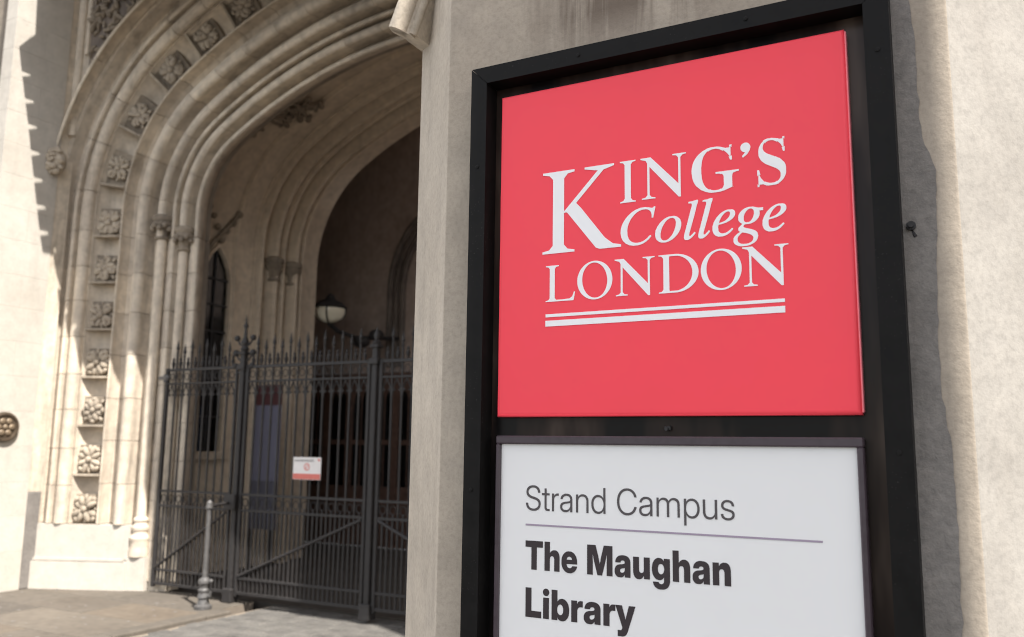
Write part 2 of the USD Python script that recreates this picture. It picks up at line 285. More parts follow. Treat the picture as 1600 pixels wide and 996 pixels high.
# old bolt stub in the patch
obj('bolt_stub', cat([tube((-0.058, 1.50, 1.964), (-0.058, 1.490, 1.964), 0.0075, 10), tube((-0.058, 1.491, 1.964), (-0.058, 1.484, 1.964), 0.0045, 8), tube((-0.057, 1.499, 1.957), (-0.052, 1.496, 1.946), 0.0028, 6)]), M_iron, pier)

board = thing('notice_board', 'black framed notice board with a red panel above a white panel', 'sign')
FL, FR, FT, FB = -0.859, -0.070, 2.371, 0.42
def mitre(pts): return prism_uz(Polygon(pts).buffer(-.0004), 1.438, 1.496)
w1, w2, w3 = .037, .040, .036
obj('frame_rail', mitre([(FL, FT), (FR, FT), (FR-w2, FT-w3), (FL+w1, FT-w3)]), M_frame, board)
obj('frame_rail', mitre([(FL, FB), (FR, FB), (FR-w2, FB+.04), (FL+w1, FB+.04)]), M_frame, board)
obj('frame_stile', mitre([(FL, FB), (FL, FT), (FL+w1, FT-w3), (FL+w1, FB+.04)]), M_frame, board)
obj('frame_stile', mitre([(FR, FB), (FR, FT), (FR-w2, FT-w3), (FR-w2, FB+.04)]), M_frame, board)
for (u, z) in ((FL+.018, 2.16), (FL+.018, 1.52), (FR-.02, 2.25), (FR-.02, 1.60), (-.62, FT-.018), (-.30, FT-.018)):
    obj('screw_head', lathe([(.0042, 0), (.0040, .0012), (.0022, .0018)], (0, 0, 0), 10).apply_transform(trimesh.transformations.rotation_matrix(math.pi/2, (1, 0, 0))).apply_translation((u, 1.4378, z)), M_frame, board)
obj('backing_panel', bx(FL+0.0372, FR-0.0402, 1.480, 1.4955, FB+0.0402, FT-0.0362), M_back, board)
obj('hanging_hook', cat([bx(-0.470, -0.458, 1.472, 1.4805, 1.634, 1.642, 0.001), tube((-0.464, 1.474, 1.636), (-0.464, 1.466, 1.636), 0.003, 8)]), M_iron, board)
# red panel: a shallow tray with rounded edges
def tray(u0, u1, z0, z1, p_front, p_back, bev, n=4):
    rings = []
    for k in range(n+1):
        a = k/n*math.pi/2; ins, dp = bev*(1-math.sin(a)), bev*(1-math.cos(a))
        rings.append((ins, dp))
    v, f = [], []
    seq = [(i, p_front+d) for i, d in ((bev*(1-math.cos(t)), bev*(1-math.sin(t))) for t in np.linspace(math.pi/2, 0, n+1))]+[(0, p_back)]
    for ins, p in seq:
        v += [(u0+ins, p, z0+ins), (u1-ins, p, z0+ins), (u1-ins, p, z1-ins), (u0+ins, p, z1-ins)]
    f += [(0, 1, 2), (0, 2, 3)]
    for k in range(len(seq)-1):
        for i in range(4):
            j = (i+1) % 4; a, b = 4*k, 4*k+4
            f += [(a+i, b+i, b+j), (a+i, b+j, a+j)]
    b = 4*(len(seq)-1); f += [(b+2, b+1, b), (b+3, b+2, b)]
    return trimesh.Trimesh(np.array(v), f, process=False)
red = obj('red_panel', tray(-0.7985, -0.1415, 1.6585, 2.307, 1.455, 1.4795, 0.008), M_red, board, smooth=40, label='red square panel with white lettering')
obj('edge_strip', bx(-0.1417, -0.1388, 1.4590, 1.4795, 1.662, 2.3035, .0012), M_pink, red, label='strip with the sunlit edge painted in paler pink')  # added strip: the sunlit right edge is painted paler
PF = 1.4546
def letters(shape, mat, parent, name='lettering', d=0.0004, p=PF): return obj(name, prism_uz(shape, p-d, p+0.0002), mat, parent)
letters(fit(serif_cap('K'), -0.7015, -0.541, 1.969, 2.1308), M_ltr, red)
# ING'S: letters placed one by one
def cap(ch, u0, u1, z0, z1, parent=None, k=7.5, over=0.0):
    return fit(serif_cap(ch) if ch in 'IKNLDO' else thin(glyphs(mathserif(ch, BOLD), 'NotoSansMath-Regular.woff2'), 5.0), u0, u1, z0-over, z1+over)
zi0, zi1 = 2.0512, 2.1312
sh = [cap('I', -0.5423, -0.5118, zi0, zi1), cap('N', -0.5020, -0.4160, zi0-.001, zi1), cap('G', -0.4085, -0.3225, zi0, zi1, over=.0018), cap('S', -0.2915, -0.2433, zi0, zi1, over=.0022)]
ap = unary_union([Point(-0.3105, 2.1235).buffer(0.0078), Polygon([(-0.3030, 2.1245), (-0.3035, 2.1185), (-0.3085, 2.1110), (-0.3150, 2.1065), (-0.3158, 2.1080), (-0.3105, 2.1140), (-0.3090, 2.1180)])]).buffer(0.0008)
for s in sh: letters(s, M_ltr, red)
letters(ap, M_ltr, red, 'apostrophe')
col = glyphs(mathserif('College', ITAL), 'NotoSansMath-Regular.woff2').buffer(1.4)
cb = glyphs(mathserif('Colle', ITAL), 'NotoSansMath-Regular.woff2').bounds
hs = (2.0395-1.970)/cb[3]; b = col.bounds
ws = (0.5418-0.2452)/(b[2]-b[0])
letters(affinity.affine_transform(col, [ws, 0, 0, hs, -0.5418-b[0]*ws, 1.970]), M_ltr, red)
zl0, zl1 = 1.8757, 1.9455
for ch_, a, b_ in (('L', -0.6940, -0.6330), ('O', -0.6285, -0.5585), ('N', -0.5535, -0.4770), ('D', -0.4700, -0.3975), ('O', -0.3935, -0.3225), ('N', -0.3210, -0.2440)):
    letters(cap(ch_, a, b_, zl0-(0.001 if ch_ == 'N' else 0), zl1, over=0.0016 if ch_ == 'O' else 0), M_ltr, red)
letters(sbox(-0.6938, 1.8462, -0.2528, 1.8520), M_ltr, red, 'thin_rule')
letters(sbox(-0.6943, 1.8285, -0.2528, 1.8396), M_ltr, red, 'thick_rule')
# white panel in a plum coloured trim
WL, WR, WT, WB = -0.7956, -0.1409, 1.623, 0.52
white = obj('white_panel', bx(WL+0.009, WR-0.011, 1.458, 1.479, WB+0.01, WT-0.0155), M_white, board, label='white panel with dark lettering')
obj('trim', bx(WL, WR, 1.450, 1.4795, WT-0.0152, WT, 0.0022), M_trim, white)
obj('trim', bx(WL, WR, 1.450, 1.4795, WB, WB+0.0098, 0.0022), M_trim, white)
obj('trim', bx(WL, WL+0.0088, 1.450, 1.4795, WB+0.0099, WT-0.0153, 0.0022), M_trim, white)
obj('trim', bx(WR-0.0108, WR, 1.450, 1.4795, WB+0.0099, WT-0.0153, 0.0022), M_trim, white)
WP = 1.4577
def sans(text, w, u0, u1, base, captop, ref):
    s = glyphs(text, 'Inter.woff2', w); rb = glyphs(ref, 'Inter.woff2', w).bounds; b = s.bounds
    ks = (captop-base)/rb[3]; kx = (u1-u0)/(b[2]-b[0])
    return affinity.affine_transform(s, [kx, 0, 0, ks, u0-b[0]*kx, base])
letters(sans('Strand Campus', 330, -0.7332, -0.3460, 1.4860, 1.5312, 'd'), M_ink2, white, 'lettering', p=WP)
letters(sbox(-0.7335, 1.4580, -0.2086, 1.4613), M_rule, white, 'rule', p=WP)
letters(sans('The Maughan', 850, -0.7332, -0.3547, 1.3795, 1.4310, 'T'), M_ink, white, 'lettering', p=WP)
letters(sans('Library', 850, -0.7322, -0.5205, 1.2952, 1.3472, 'L'), M_ink, white, 'lettering', p=WP)

# ================================================================ GATEHOUSE: the arch
CU, ZS, TH, R2 = -6.842, 4.276, math.radians(59.374), 4.301
AX = CU+R2*math.cos(TH)                                     # centre line of the arch
C2 = (AX, ZS-R2*math.sin(TH))
RREF = 1.6
L1 = RREF*TH; TA = ZS+L1+(RREF+R2)*(math.pi/2-TH)            # t at the springing ZS, at the change of arcs, at the crown
def on_path(t, r, side=1):
    """Point (u, z) at path distance t (height on the jamb, then along the arch) and path radius r (arrays)."""
    r = np.asarray(r, float)
    if t <= ZS: u, z = CU-r, np.full_like(r, t)
    elif t <= ZS+L1:
        a = (t-ZS)/RREF; u, z = CU-r*math.cos(a), ZS+r*math.sin(a)
    else:
        a = TH+(t-ZS-L1)/(RREF+R2); u, z = C2[0]-(r+R2)*math.cos(a), C2[1]+(r+R2)*math.sin(a)
    if side < 0: u = 2*AX-u
    return u, z
def sweep(prof, ts, side=1, caps=True, closed=True):
    """prof: list of (r, p), swept along path distances ts."""
    prof = np.asarray(prof, float); n = len(prof); V = []
    for t in ts:
        u, z = on_path(t, prof[:, 0], side); V.append(np.stack([u, prof[:, 1], z], 1))
    V = np.vstack(V); f = []
    idx = range(n) if closed else range(n-1)
    for k in range(len(ts)-1):
        for i in idx:
            j = (i+1) % n; a, b = k*n, k*n+n
            f += [(a+i, a+j, b+j), (a+i, b+j, b+i)]
    if caps:
        tri = mapbox_earcut.triangulate_float64(prof, np.array([n], np.uint32)).reshape(-1, 3)
        e = (len(ts)-1)*n
        f += [(a, c, b) for a, b, c in tri]+[(e+a, e+b, e+c) for a, b, c in tri]
    m = trimesh.Trimesh(V, f, process=False)
    if m.volume < 0: m.invert()
    return m
def stations(t0, t1):
    s = [t0]
    if t0 < ZS < t1: s.append(ZS)
    lo = max(t0, ZS)
    if t1 > ZS:
        n = max(2, int(math.ceil((t1-lo)/0.11))); s += list(np.linspace(lo, t1, n+1)[1:])
    else: s.append(t1)
    return s
SL = 0.4327
def pc(r): return 6.245+(2.48-r)*SL
def prof_pts(spec):
    """spec: (r, h) on the splay, h proud of the chord; 'roll' tuples expand."""
    out = []
    for s in spec:
        if len(s) == 2: r, h = s; out.append((r-0.397*h, pc(r)-0.918*h))
        else:
            r0, h, w, n = s
            for a in np.linspace(math.pi, 0, n):
                hh, r_ = h*math.sin(a), r0+w/2*math.cos(math.pi-a)
                out.append((r_-0.397*hh, pc(r_)-0.918*hh))
    return out
O_outer = prof_pts([(2.570, -0.02), (2.545, 0.035, 0.05, 6), (2.505, -0.06), (2.455, -0.10), (2.40, -0.075), (2.370, 0.0), (2.338, 0.028, 0.045, 5), (2.310, -0.055), (2.290, -0.055), (2.215, 0.055, 0.12, 9), (2.150, -0.035), (2.130, -0.03), (2.112, 0.015)])
O_hollow = [(2.110, pc(2.11)+0.01), (2.105, pc(2.10)+0.07), (2.07, pc(2.05)+0.13), (2.00, pc(2.0)+0.155), (1.92, pc(1.92)+0.150), (1.86, pc(1.86)+0.11), (1.835, pc(1.83)+0.05), (1.822, pc(1.82)+0.005)]
O_inner = prof_pts([(1.822, -0.01), (1.805, 0.03, 0.028, 5), (1.787, -0.06), (1.755, -0.125), (1.70, -0.14), (1.665, -0.08), (1.645, 0.0), (1.572, 0.07, 0.12, 9), (1.505, -0.08), (1.475, -0.14), (1.445, -0.08)])
O_mould = prof_pts([(1.440, -0.08), (1.415, 0.0), (1.36, 0.055, 0.09, 8), (1.305, -0.08), (1.275, -0.13), (1.250, -0.08), (1.222, 0.03, 0.045, 5), (1.192, -0.10), (1.168, -0.09), (1.115, 0.05, 0.085, 8), (1.062, -0.08), (1.03, -0.13), (1.00, -0.06), (0.962, 0.035, 0.05, 5), (0.930, -0.03)])
O_reveal = prof_pts([(1.432, -0.03), (1.415, -0.05), (1.36, -0.10), (1.30, -0.06), (1.265, -0.02), (1.235, 0.0), (1.215, 0.018, 0.04, 5), (1.19, -0.02), (1.17, -0.06), (1.11, -0.10), (1.06, -0.06), (1.03, -0.02), (0.99, 0.0), (0.955, 0.02, 0.05, 5), (0.925, -0.02)])
def close_prof(front, depth):
    f = list(front)
    if depth < 0: return f+[(f[-1][0]+.05, f[-1][1]+.11), (f[-1][0]+.40, f[-1][1]+.33), (f[0][0]+.10, f[-1][1]+.33)]
    return f+[(f[-1][0]+0.02, f[-1][1]+depth), (f[0][0]-0.004, max(f[0][1]+depth*0.5, f[-1][1]+depth))]
gate = thing('stone_gatehouse', 'weathered stone gatehouse front with a deep moulded Tudor arch over iron gates', 'building')
JT = 0.0028                                                # half a mortar joint
def stones_of(front, depth, t0, t1, step, name, mat, jitter=0.06, off=0.0, sm=35):
    prof = close_prof(front, depth); t = t0
    cuts = [t0]
    while cuts[-1] < t1-0.25:
        cuts.append(min(t1, cuts[-1]+step*(1+rng.uniform(-jitter, jitter))))
    cuts[-1] = t1
    for a, b in zip(cuts[:-1], cuts[1:]):
        d = rng.uniform(-0.0025, 0.0025)
        pr = [(r-0.4*d, p-0.9*d) for r, p in prof]
        obj(name, sweep(pr, stations(a+JT, b-JT)), mat, gate, smooth=sm)
    # mortar bed seen deep in the joints
    ra, rb_ = front[0][0]-.004, front[-1][0]+.006
    dp = .20 if 'hollow' in name else .165
    pr = [(ra, pc(ra)+dp), (rb_+.05, pc(rb_)+(dp if depth > 0 else .12)), (rb_+.06, pc(rb_)+dp+.06), (ra, pc(ra)+dp+.06)]
    obj('mortar_bed', sweep(pr, stations(t0+0.004, t1-0.004)), M_joint, gate)
zb = 0.40                                                  # top of the jamb's base
stones_of(O_outer, 0.30, zb+0.30, TA, 0.43, 'outer_arch_stone', M_arch, off=0.1)
stones_of(O_hollow, 0.24, zb+0.30, TA, 0.555, 'hollow_arch_stone', M_arch, jitter=0.0)
stones_of(O_inner, 0.36, zb+0.30, TA, 0.47, 'inner_arch_stone', M_arch)
stones_of(O_mould, -1, 3.98, TA, 0.50, 'innermost_arch_stone', M_arch)
stones_of(O_reveal, -1, 0.10, 3.975, 0.45, 'reveal_stone', M_arch)
# the other half of the arch stands behind the pier: whole lengths
for front, depth, t0 in ((O_outer, .30, .1), (O_hollow, .24, .1), (O_inner, .36, .1), (O_mould, .34, .1)):
    obj('far_arch_side', sweep(close_prof(front, depth), stations(t0, TA-0.003), side=-1), M_arch, gate, smooth=35)

# base of the jamb
def splay(r, h=0): return (CU-(r-0.397*h), pc(r)-0.918*h)
def splay_block(r0, r1, h, z0, z1, back=0.35):
    a, b = splay(r0, h), splay(r1, h)
    return prism_up(Polygon([a, b, (b[0]-0.397*back*0.3, b[1]+0.918*back), (a[0], a[1]+0.918*back)]), z0, z1)
obj('base_stone', splay_block(2.475, 1.44, 0.035, 0.30, zb+0.295), M_wall, gate)
obj('base_stone', splay_block(2.49, 1.44, 0.075, 0.0, 0.296), M_wall, gate)
obj('base_moulding', cat([splay_block(2.482, 1.44, 0.055, 0.285+0.02, 0.33), ]), M_wall, gate)
# shafts with bases and capitals
def shaft(r, z0, zc, rad):
    c = splay(r, -0.02)
    sh_ = obj('shaft', lathe([(rad, z0+0.42), (rad, zc-0.18)], (c[0], c[1], 0), 18), M_arch, gate, smooth=50)
    obj('shaft_base', lathe([(rad*1.9, z0), (rad*1.9, z0+0.40-.33), (rad*1.75, z0+0.09), (rad*1.75, z0+.16), (rad*1.95, z0+.18), (rad*1.95, z0+.205), (rad*1.45, z0+.24), (rad*1.4, z0+.27), (rad*1.6, z0+.285), (rad*1.65, z0+.315), (rad*1.3, z0+.345), (rad*1.25, z0+.37), (rad*1.42, z0+.385), (rad*1.4, z0+.405), (rad, z0+.43)], (c[0], c[1], 0), 18), M_arch, gate, smooth=30)
    prof = [(rad, zc-.19), (rad*1.45, zc-.18), (rad*1.5, zc-.16), (rad*1.15, zc-.14), (rad*1.2, zc-.08), (rad*1.75, zc-.03), (rad*2.1, zc-.02), (rad*2.15, zc+.01), (rad*1.8, zc+.025), (rad*2.2, zc+.05), (rad*2.2, zc+.085), (rad*1.6, zc+.11)]
    cp = obj('capital', lathe(prof, (c[0], c[1], 0), 16), M_carve, gate, smooth=30)
    lv = []
    for k in range(12):
        a = k*math.pi/6; q = rad*2.0
        lv += [ball((c[0]+q*math.cos(a), c[1]+q*math.sin(a), zc-.060+0.035*(k % 2)), rad*0.6, 1, (1, 1, 1))]
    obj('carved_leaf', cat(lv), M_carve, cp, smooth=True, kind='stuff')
shaft(1.355, 0.36, 4.14, 0.056)
shaft(1.105, 0.36, 4.00, 0.052)
obj('shaft_pedestal', splay_block(1.475, 1.245, 0.055, 0.0, 0.355, 0.22), M_wall, gate)
obj('shaft_pedestal', splay_block(1.20, 1.02, 0.04, 0.0, 0.355, 0.22), M_arch, gate)

# carved square flowers in the hollow
def local_frame(t, r):
    a, b = [np.array([float(c[0]) for c in on_path(t, np.array([q]))]) for q in (r, r+.01)]
    c = np.array([float(c[0]) for c in on_path(t+.01, np.array([r]))])
    X = np.array([(b-a)[0]/.01, -SL, (b-a)[1]/.01]); X /= np.linalg.norm(X)
    T = np.array([(c-a)[0], 0, (c-a)[1]]); T /= np.linalg.norm(T)
    N = np.cross(X, T); N *= -np.sign(N[1]); N /= np.linalg.norm(N)
    return np.array([a[0], pc(r), a[1]]), X, T, N
def lobe(c, rad, rot=0.0, sub=2):
    m = trimesh.creation.icosphere(subdivisions=sub, radius=1); m.apply_scale(rad)
    m.apply_transform(trimesh.transformations.rotation_matrix(rot, (0, 0, 1))); m.apply_translation(c); return m
def fleuron(t, kind):
    """A square four-petalled flower cut deep into its block."""
    ms, j = [], lambda a: rng.uniform(-a, a)
    turn = math.pi/4 if kind % 3 == 2 else 0.0
    turn += j(.10); cup = rng.uniform(.8, 1.15)
    for q in range(4):
        a = math.pi/4+q*math.pi/2+turn; d = np.array([math.cos(a), math.sin(a)])
        n_ = np.array([-d[1], d[0]]); L = .088 if abs(turn) < .3 else .072
        for sgn in (-1, 1):   # two halves of each leaf with a sunk midrib between
            c = d*(L+j(.004))+n_*sgn*.030
            ms.append(lobe((c[0]+j(.006), c[1]+j(.006), -.03+j(.014)), (.060*rng.uniform(.85, 1.12), .034*cup, .036*rng.uniform(.8, 1.1)), a+sgn*rng.uniform(.2, .5)))
        tip = d*(L+.052); ms.append(lobe((tip[0], tip[1], -.03+j(.008)), (.026, .034, .030), a, 1))
        b_ = a+math.pi/4; e = np.array([math.cos(b_), math.sin(b_)])*(.118 if abs(turn) < .3 else .135)
        ms.append(lobe((e[0], e[1], -.050+j(.01)), (.036, .022, .026), b_, 1))
    ms.append(lobe((0, 0, -.012), (.034, .034, .032)))
    for q in range(8): ms.append(lobe((.046*math.cos(q*math.pi/4), .046*math.sin(q*math.pi/4), -.03), (.014, .014, .02), 0, 1))
    m = cat(ms); P, X, T, N = local_frame(t, 1.966)
    k_ = 1.0+j(.05); m.vertices = P+(m.vertices[:, :1]*.96*X+m.vertices[:, 1:2]*1.05*T)*k_+m.vertices[:, 2:3]*N
    return m
for k in range(15):
    t = 0.86+0.553*k
    if t > TA: break
    f_ = fleuron(t, k)
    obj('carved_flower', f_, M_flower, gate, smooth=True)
    # the ledge that carries the flower
    pr = [(2.108, pc(2.1)+0.055), (2.04, pc(2.04)+0.075), (1.90, pc(1.9)+0.075), (1.828, pc(1.83)+0.045), (1.84, pc(1.83)+0.16), (2.10, pc(2.1)+0.18)]
    lg = [(2.108, pc(2.1)-.015), (1.828, pc(1.83)-.015), (1.84, pc(1.83)+.15), (2.10, pc(2.1)+.16)]
    obj('flower_ledge', sweep(lg, stations(t-.186, t-.163)), M_flower, gate, smooth=20)
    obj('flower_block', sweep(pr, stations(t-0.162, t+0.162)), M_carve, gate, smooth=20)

# hood mould over the arch with its carved stop
hood = [(2.500, 6.30), (2.515, 6.225), (2.560, 6.205), (2.590, 6.170), (2.592, 6.120), (2.570, 6.075), (2.535, 6.055), (2.520, 6.045), (2.524, 6.032), (2.545, 6.024), (2.575, 6.045), (2.640, 6.17), (2.650, 6.30)]
HB = 4.67
cuts = [HB]
while cuts[-1] < TA-0.3: cuts.append(cuts[-1]+0.8)
cuts[-1] = TA
for a, b in zip(cuts[:-1], cuts[1:]): obj('hood_mould', sweep(hood, stations(a+.002, b-.002)), M_arch, gate, smooth=35)
obj('hood_mould', sweep(hood, stations(HB, TA-.003), side=-1), M_arch, gate, smooth=35)
hu, hz = on_path(HB, np.array([2.53])); hc = np.array([hu[0]+.09, 6.03, hz[0]-.05])
lumps = [ball((0, 0, 0), 0.105, 2, (1, .9, 1.35))]; lumps[0].apply_translation(hc)
for k in range(44):
    th_, ph_ = rng.uniform(0, 2*math.pi), rng.uniform(-1.2, 1.2)
    d = np.array([math.cos(th_)*math.cos(ph_), -abs(math.sin(th_))*math.cos(ph_), math.sin(ph_)])
    lumps.append(ball(hc+d*np.array([.11, .10, .16]), rng.uniform(.022, .046), 1, (1, 1, .8)))
obj('carved_boss', cat(lumps), M_flower, gate, smooth=True)

# the front wall above and beside the arch
def path_outline(r, ts, side=1): return [tuple(float(x[0]) for x in on_path(t, np.array([r]), side)) for t in ts]
ts = [2.0]+stations(ZS-0.5, TA)
hole = Polygon([(CU-2.5, -1)]+path_outline(2.5, ts)+path_outline(2.5, ts[::-1], -1)+[(2*AX-CU+2.5, -1)])
wallp = Polygon([(-9.9, 0), (-9.9, 11), (0.6, 11), (0.6, 0)]).difference(hole)
obj('front_wall', prism_uz(wallp, 6.2, 6.75), M_arch, gate)
# upright and horizontal label mouldings framing the carved spandrel
obj('label_moulding', cat([tube((-9.20, 6.185, 5.2), (-9.20, 6.185, 7.1), 0.05, 14), tube((-9.07, 6.19, 6.2), (-9.07, 6.19, 7.1), 0.03, 10)]), M_arch, gate, smooth=50)
obj('label_moulding', tube((-9.20, 6.185, 7.1), (-0.6, 6.185, 7.1), 0.05, 14), M_arch, gate, smooth=50)
sp_bg = sbox(-9.03, 5.6, -7.3, 7.05).difference(Polygon([(-5, 0), (-9.6, 0)]+path_outline(2.66, stations(ZS, ZS+3.2))+[(-5, 6)]).buffer(0))
spd = obj('spandrel_panel', prism_uz(sp_bg, 6.19, 6.205), M_darkstone, gate)
leaves = []
for k in range(420):
    u, z = rng.uniform(-9.0, -7.4), rng.uniform(5.7, 7.03)
    if not sp_bg.buffer(-.03).contains(Point(u, z)): continue
    a, sz_ = rng.uniform(0, math.pi), rng.uniform(.022, .05)
    m = ball((0, 0, 0), sz_, 1, (1.7, .9, .55)); m.apply_transform(trimesh.transformations.rotation_matrix(a, (0, 1, 0))); m.apply_translation((u, 6.175+rng.uniform(-.02, .01), z)); leaves.append(m)
obj('carved_foliage', cat(leaves), M_carve, spd, smooth=True, kind='stuff')
# added unseen plate and block; notched outline shaped to cast the wall shadow
shade_outline = [[-8.338, 8.127], [-8.297, 7.738], [-8.415, 7.479], [-8.618, 7.014], [-8.509, 6.916], [-8.32, 7.241], [-8.312, 7.211], [-8.484, 6.896], [-8.381, 6.818], [-8.19, 7.143], [-8.182, 7.114], [-8.355, 6.799], [-8.255, 6.731], [-8.063, 7.056], [-8.055, 7.026], [-8.231, 6.709], [-8.14, 6.617], [-7.948, 6.938], [-7.94, 6.909], [-8.116, 6.594], [-8.018, 6.506], [-7.824, 6.828], [-7.816, 6.798], [-7.994, 6.484], [-7.896, 6.395], [-7.7, 6.717], [-7.692, 6.687], [-7.871, 6.374], [-7.776, 6.295], [-7.579, 6.616], [-7.571, 6.587], [-7.749, 6.277], [-7.714, 6.261], [-7.655, 6.231], [-7.544, 6.701], [-7.394, 6.768], [-7.307, 6.774], [-7.43, 6.642], [-7.288, 6.588], [-7.113, 6.673], [-7.079, 6.65], [-7.245, 6.511], [-7.141, 6.417], [-6.94, 6.52], [-6.906, 6.491], [-7.059, 6.369], [-6.961, 6.302], [-6.749, 6.413], [-6.741, 6.366], [-6.867, 6.263], [-6.754, 6.193], [-6.673, 6.138], [-6.314, 6.383], [-5.805, 6.74], [-5.261, 7.129],
       [-5.20, 5.75], [-4.4, 5.40], [-3.5, 5.2], [-1.6, 5.2], [-1.6, 11.0], [-8.34, 11.0]]
obj('oriel_front', prism_uz(Polygon(shade_outline).buffer(0), 5.14, 5.26), M_arch, gate)
obj('oriel_body', bx(-8.2, -1.6, 5.262, 6.198, 7.7, 11.0), M_arch, gate)

# porch behind the arch: side wall with lancet, vault, inner arch, dim hall
RS = 1.71
wu = CU-RS
win = [(7.70, 1.50), (8.17, 1.50), (8.17, 3.72), (8.13, 3.90), (8.05, 4.05), (7.935, 4.17), (7.82, 4.05), (7.74, 3.90), (7.70, 3.72)]
sw = Polygon([(6.95, 0), (8.56, 0), (8.56, ZS+0.02), (6.95, ZS+0.02)]).difference(Polygon(win))
def prism_pz(poly, u0, u1):
    m = trimesh.creation.extrude_polygon(poly, u1-u0, engine='earcut'); v = m.vertices
    m.vertices = np.stack([u0+v[:, 2], v[:, 0], v[:, 1]], 1); m.invert() if m.volume < 0 else None; return m
obj('side_wall', prism_pz(sw, wu-0.35, wu), M_porch, gate)
wn = obj('lancet_window', prism_pz(Polygon(win).buffer(0.035).difference(Polygon(win).buffer(-0.006)).intersection(sbox(7.6, 1.45, 8.3, 4.4)), wu-0.10, wu+0.02), M_porch, gate)
obj('pane', bx(wu-0.052, wu-0.046, 7.70, 8.17, 1.5, 4.16), M_pane, wn)
obj('dark_room_behind', bx(wu-0.60, wu-0.36, 7.5, 8.4, 1.2, 4.4), M_dim, gate)
lb = [bx(wu-0.044, wu-0.02, 7.926, 7.944, 1.5, 4.1)]
for z in (1.95, 2.35, 2.72, 3.05, 3.40, 3.74): lb.append(bx(wu-0.045, wu-0.022, 7.70, 8.17, z-0.011, z+0.011))
for m in lb: obj('glazing_bar', m, M_lead, wn)
obj('window_sill', bx(wu-0.1, wu+0.07, 7.62, 8.25, 1.40, 1.497, 0.01), M_porch, gate)
obj('hood_tip', cat([ball((wu+0.03, 7.935, 4.27), .06, 1), ball((wu+.04, 7.86, 4.42), .045, 1), ball((wu+.04, 8.02, 4.40), .045, 1), ball((wu+.05, 7.78, 4.55), .04, 1), ball((wu+.05, 8.11, 4.53), .05, 1), ball((wu+.05, 8.2, 4.66), .06, 1), ball((wu+.04, 7.70, 4.66), .05, 1)]+[path_tube([(wu+.03, 7.70, 4.0), (wu+.04, 7.80, 4.2), (wu+.05, 7.935, 4.34), (wu+.05, 8.07, 4.5), (wu+.06, 8.2, 4.68)], .03)]), M_carve, gate, smooth=True)
# barrel vault with ribs
vt = stations(ZS, TA)
def vault(r, p0, p1, side): return sweep([(r, p0), (r, p1), (r+0.3, p1), (r+0.3, p0)], vt, side)
for sd in (1, -1): obj('vault', vault(RS, 6.9, 8.56, sd), M_porch, gate, smooth=35)
for p in (8.22,):
    pr = [(RS+.02, p-.05), (RS-.015, p-.04), (RS-.045, p-.012), (RS-.045, p+.012), (RS-.015, p+.04), (RS+.02, p+.05)]
    for sd in (1, -1): obj('vault_rib', sweep(pr, [0.0]+vt, sd), M_porch, gate, smooth=35)
for c_, rot_, n_st in (((-7.36, 8.02, 5.93), .3, 8), ((-7.62, 7.72, 5.74), 1.4, 6)):
    c_ = np.array(c_); rad_in = np.array([CU-c_[0], 0, ZS-c_[2]]); rad_in /= np.linalg.norm(rad_in)   # towards the middle of the vault
    tp, tt_ = np.array([0, 1.0, 0]), np.array([rad_in[2], 0, -rad_in[0]]); ls = [ball(c_+rad_in*.03, .06, 2)]
    for k in range(n_st):
        a = rot_+k*2*math.pi/n_st; L_ = rng.uniform(.22, .34); bend = rng.uniform(-.5, .5)
        pts = [c_+rad_in*(.035+.02*math.sin(q*2))+(tp*math.cos(a+bend*q)+tt_*math.sin(a+bend*q))*L_*q for q in np.linspace(0, 1, 6)]
        ls += [tube(pts[m_], pts[m_+1], .026-.002*m_, 7) for m_ in range(5)]+[ball(pts[-1], rng.uniform(.035, .05), 1), ball(pts[3]+tp*.05, .03, 1), ball(pts[4]-tt_*.05, .032, 1)]
    obj('vault_boss', cat(ls), M_carve, gate, smooth=True, kind='stuff')
# inner arch: a cluster of rolls and hollows on the same curve
fr = [(RS+.02, 8.54), (RS-.02, 8.555)]
def rl(p, h, w): return [(RS-.02-.07*(p-8.55)-h*math.sin(a), p-w/2*math.cos(a)) for a in np.linspace(0, math.pi, 7)]
def hl(p, h): return [(RS-.02-.07*(p-8.55)+h, p)]
fr += rl(8.65, .07, .10)+hl(8.725, .09)+hl(8.80, .10)+rl(8.90, .09, .11)+hl(8.975, .09)+rl(9.07, .05, .065)+hl(9.125, .11)+hl(9.18, .10)+rl(9.27, .10, .11)+hl(9.345, .09)+rl(9.43, .04, .06)+[(RS-.075, 9.50)]
for sd in (1, -1): obj('inner_arch', sweep(fr+[(RS+.3, 9.50), (RS+.3, 8.54)], [0.0]+vt, sd), M_porch, gate, smooth=35)
for p_ in (8.90, 9.27):
    obj('inner_capital', lathe([(.05, 3.86), (.085, 3.87), (.09, 3.9), (.065, 3.92), (.075, 4.0), (.12, 4.06), (.13, 4.1), (.10, 4.11), (.135, 4.14), (.135, 4.19), (.08, 4.22)], (CU-RS+.065, p_, 0), 14), M_carve, gate, smooth=30)
ol = [(CU-RS-.02, -0.5)]+path_outline(RS+.02, [0.0]+vt)+path_outline(RS+.02, ([0.0]+vt)[::-1], -1)+[(2*AX-CU+RS+.02, -0.5)]
obj('end_wall', prism_uz(sbox(-12.5, 0, 2.5, 9).difference(Polygon(ol).buffer(0)), 9.05, 9.9), M_porch, gate)
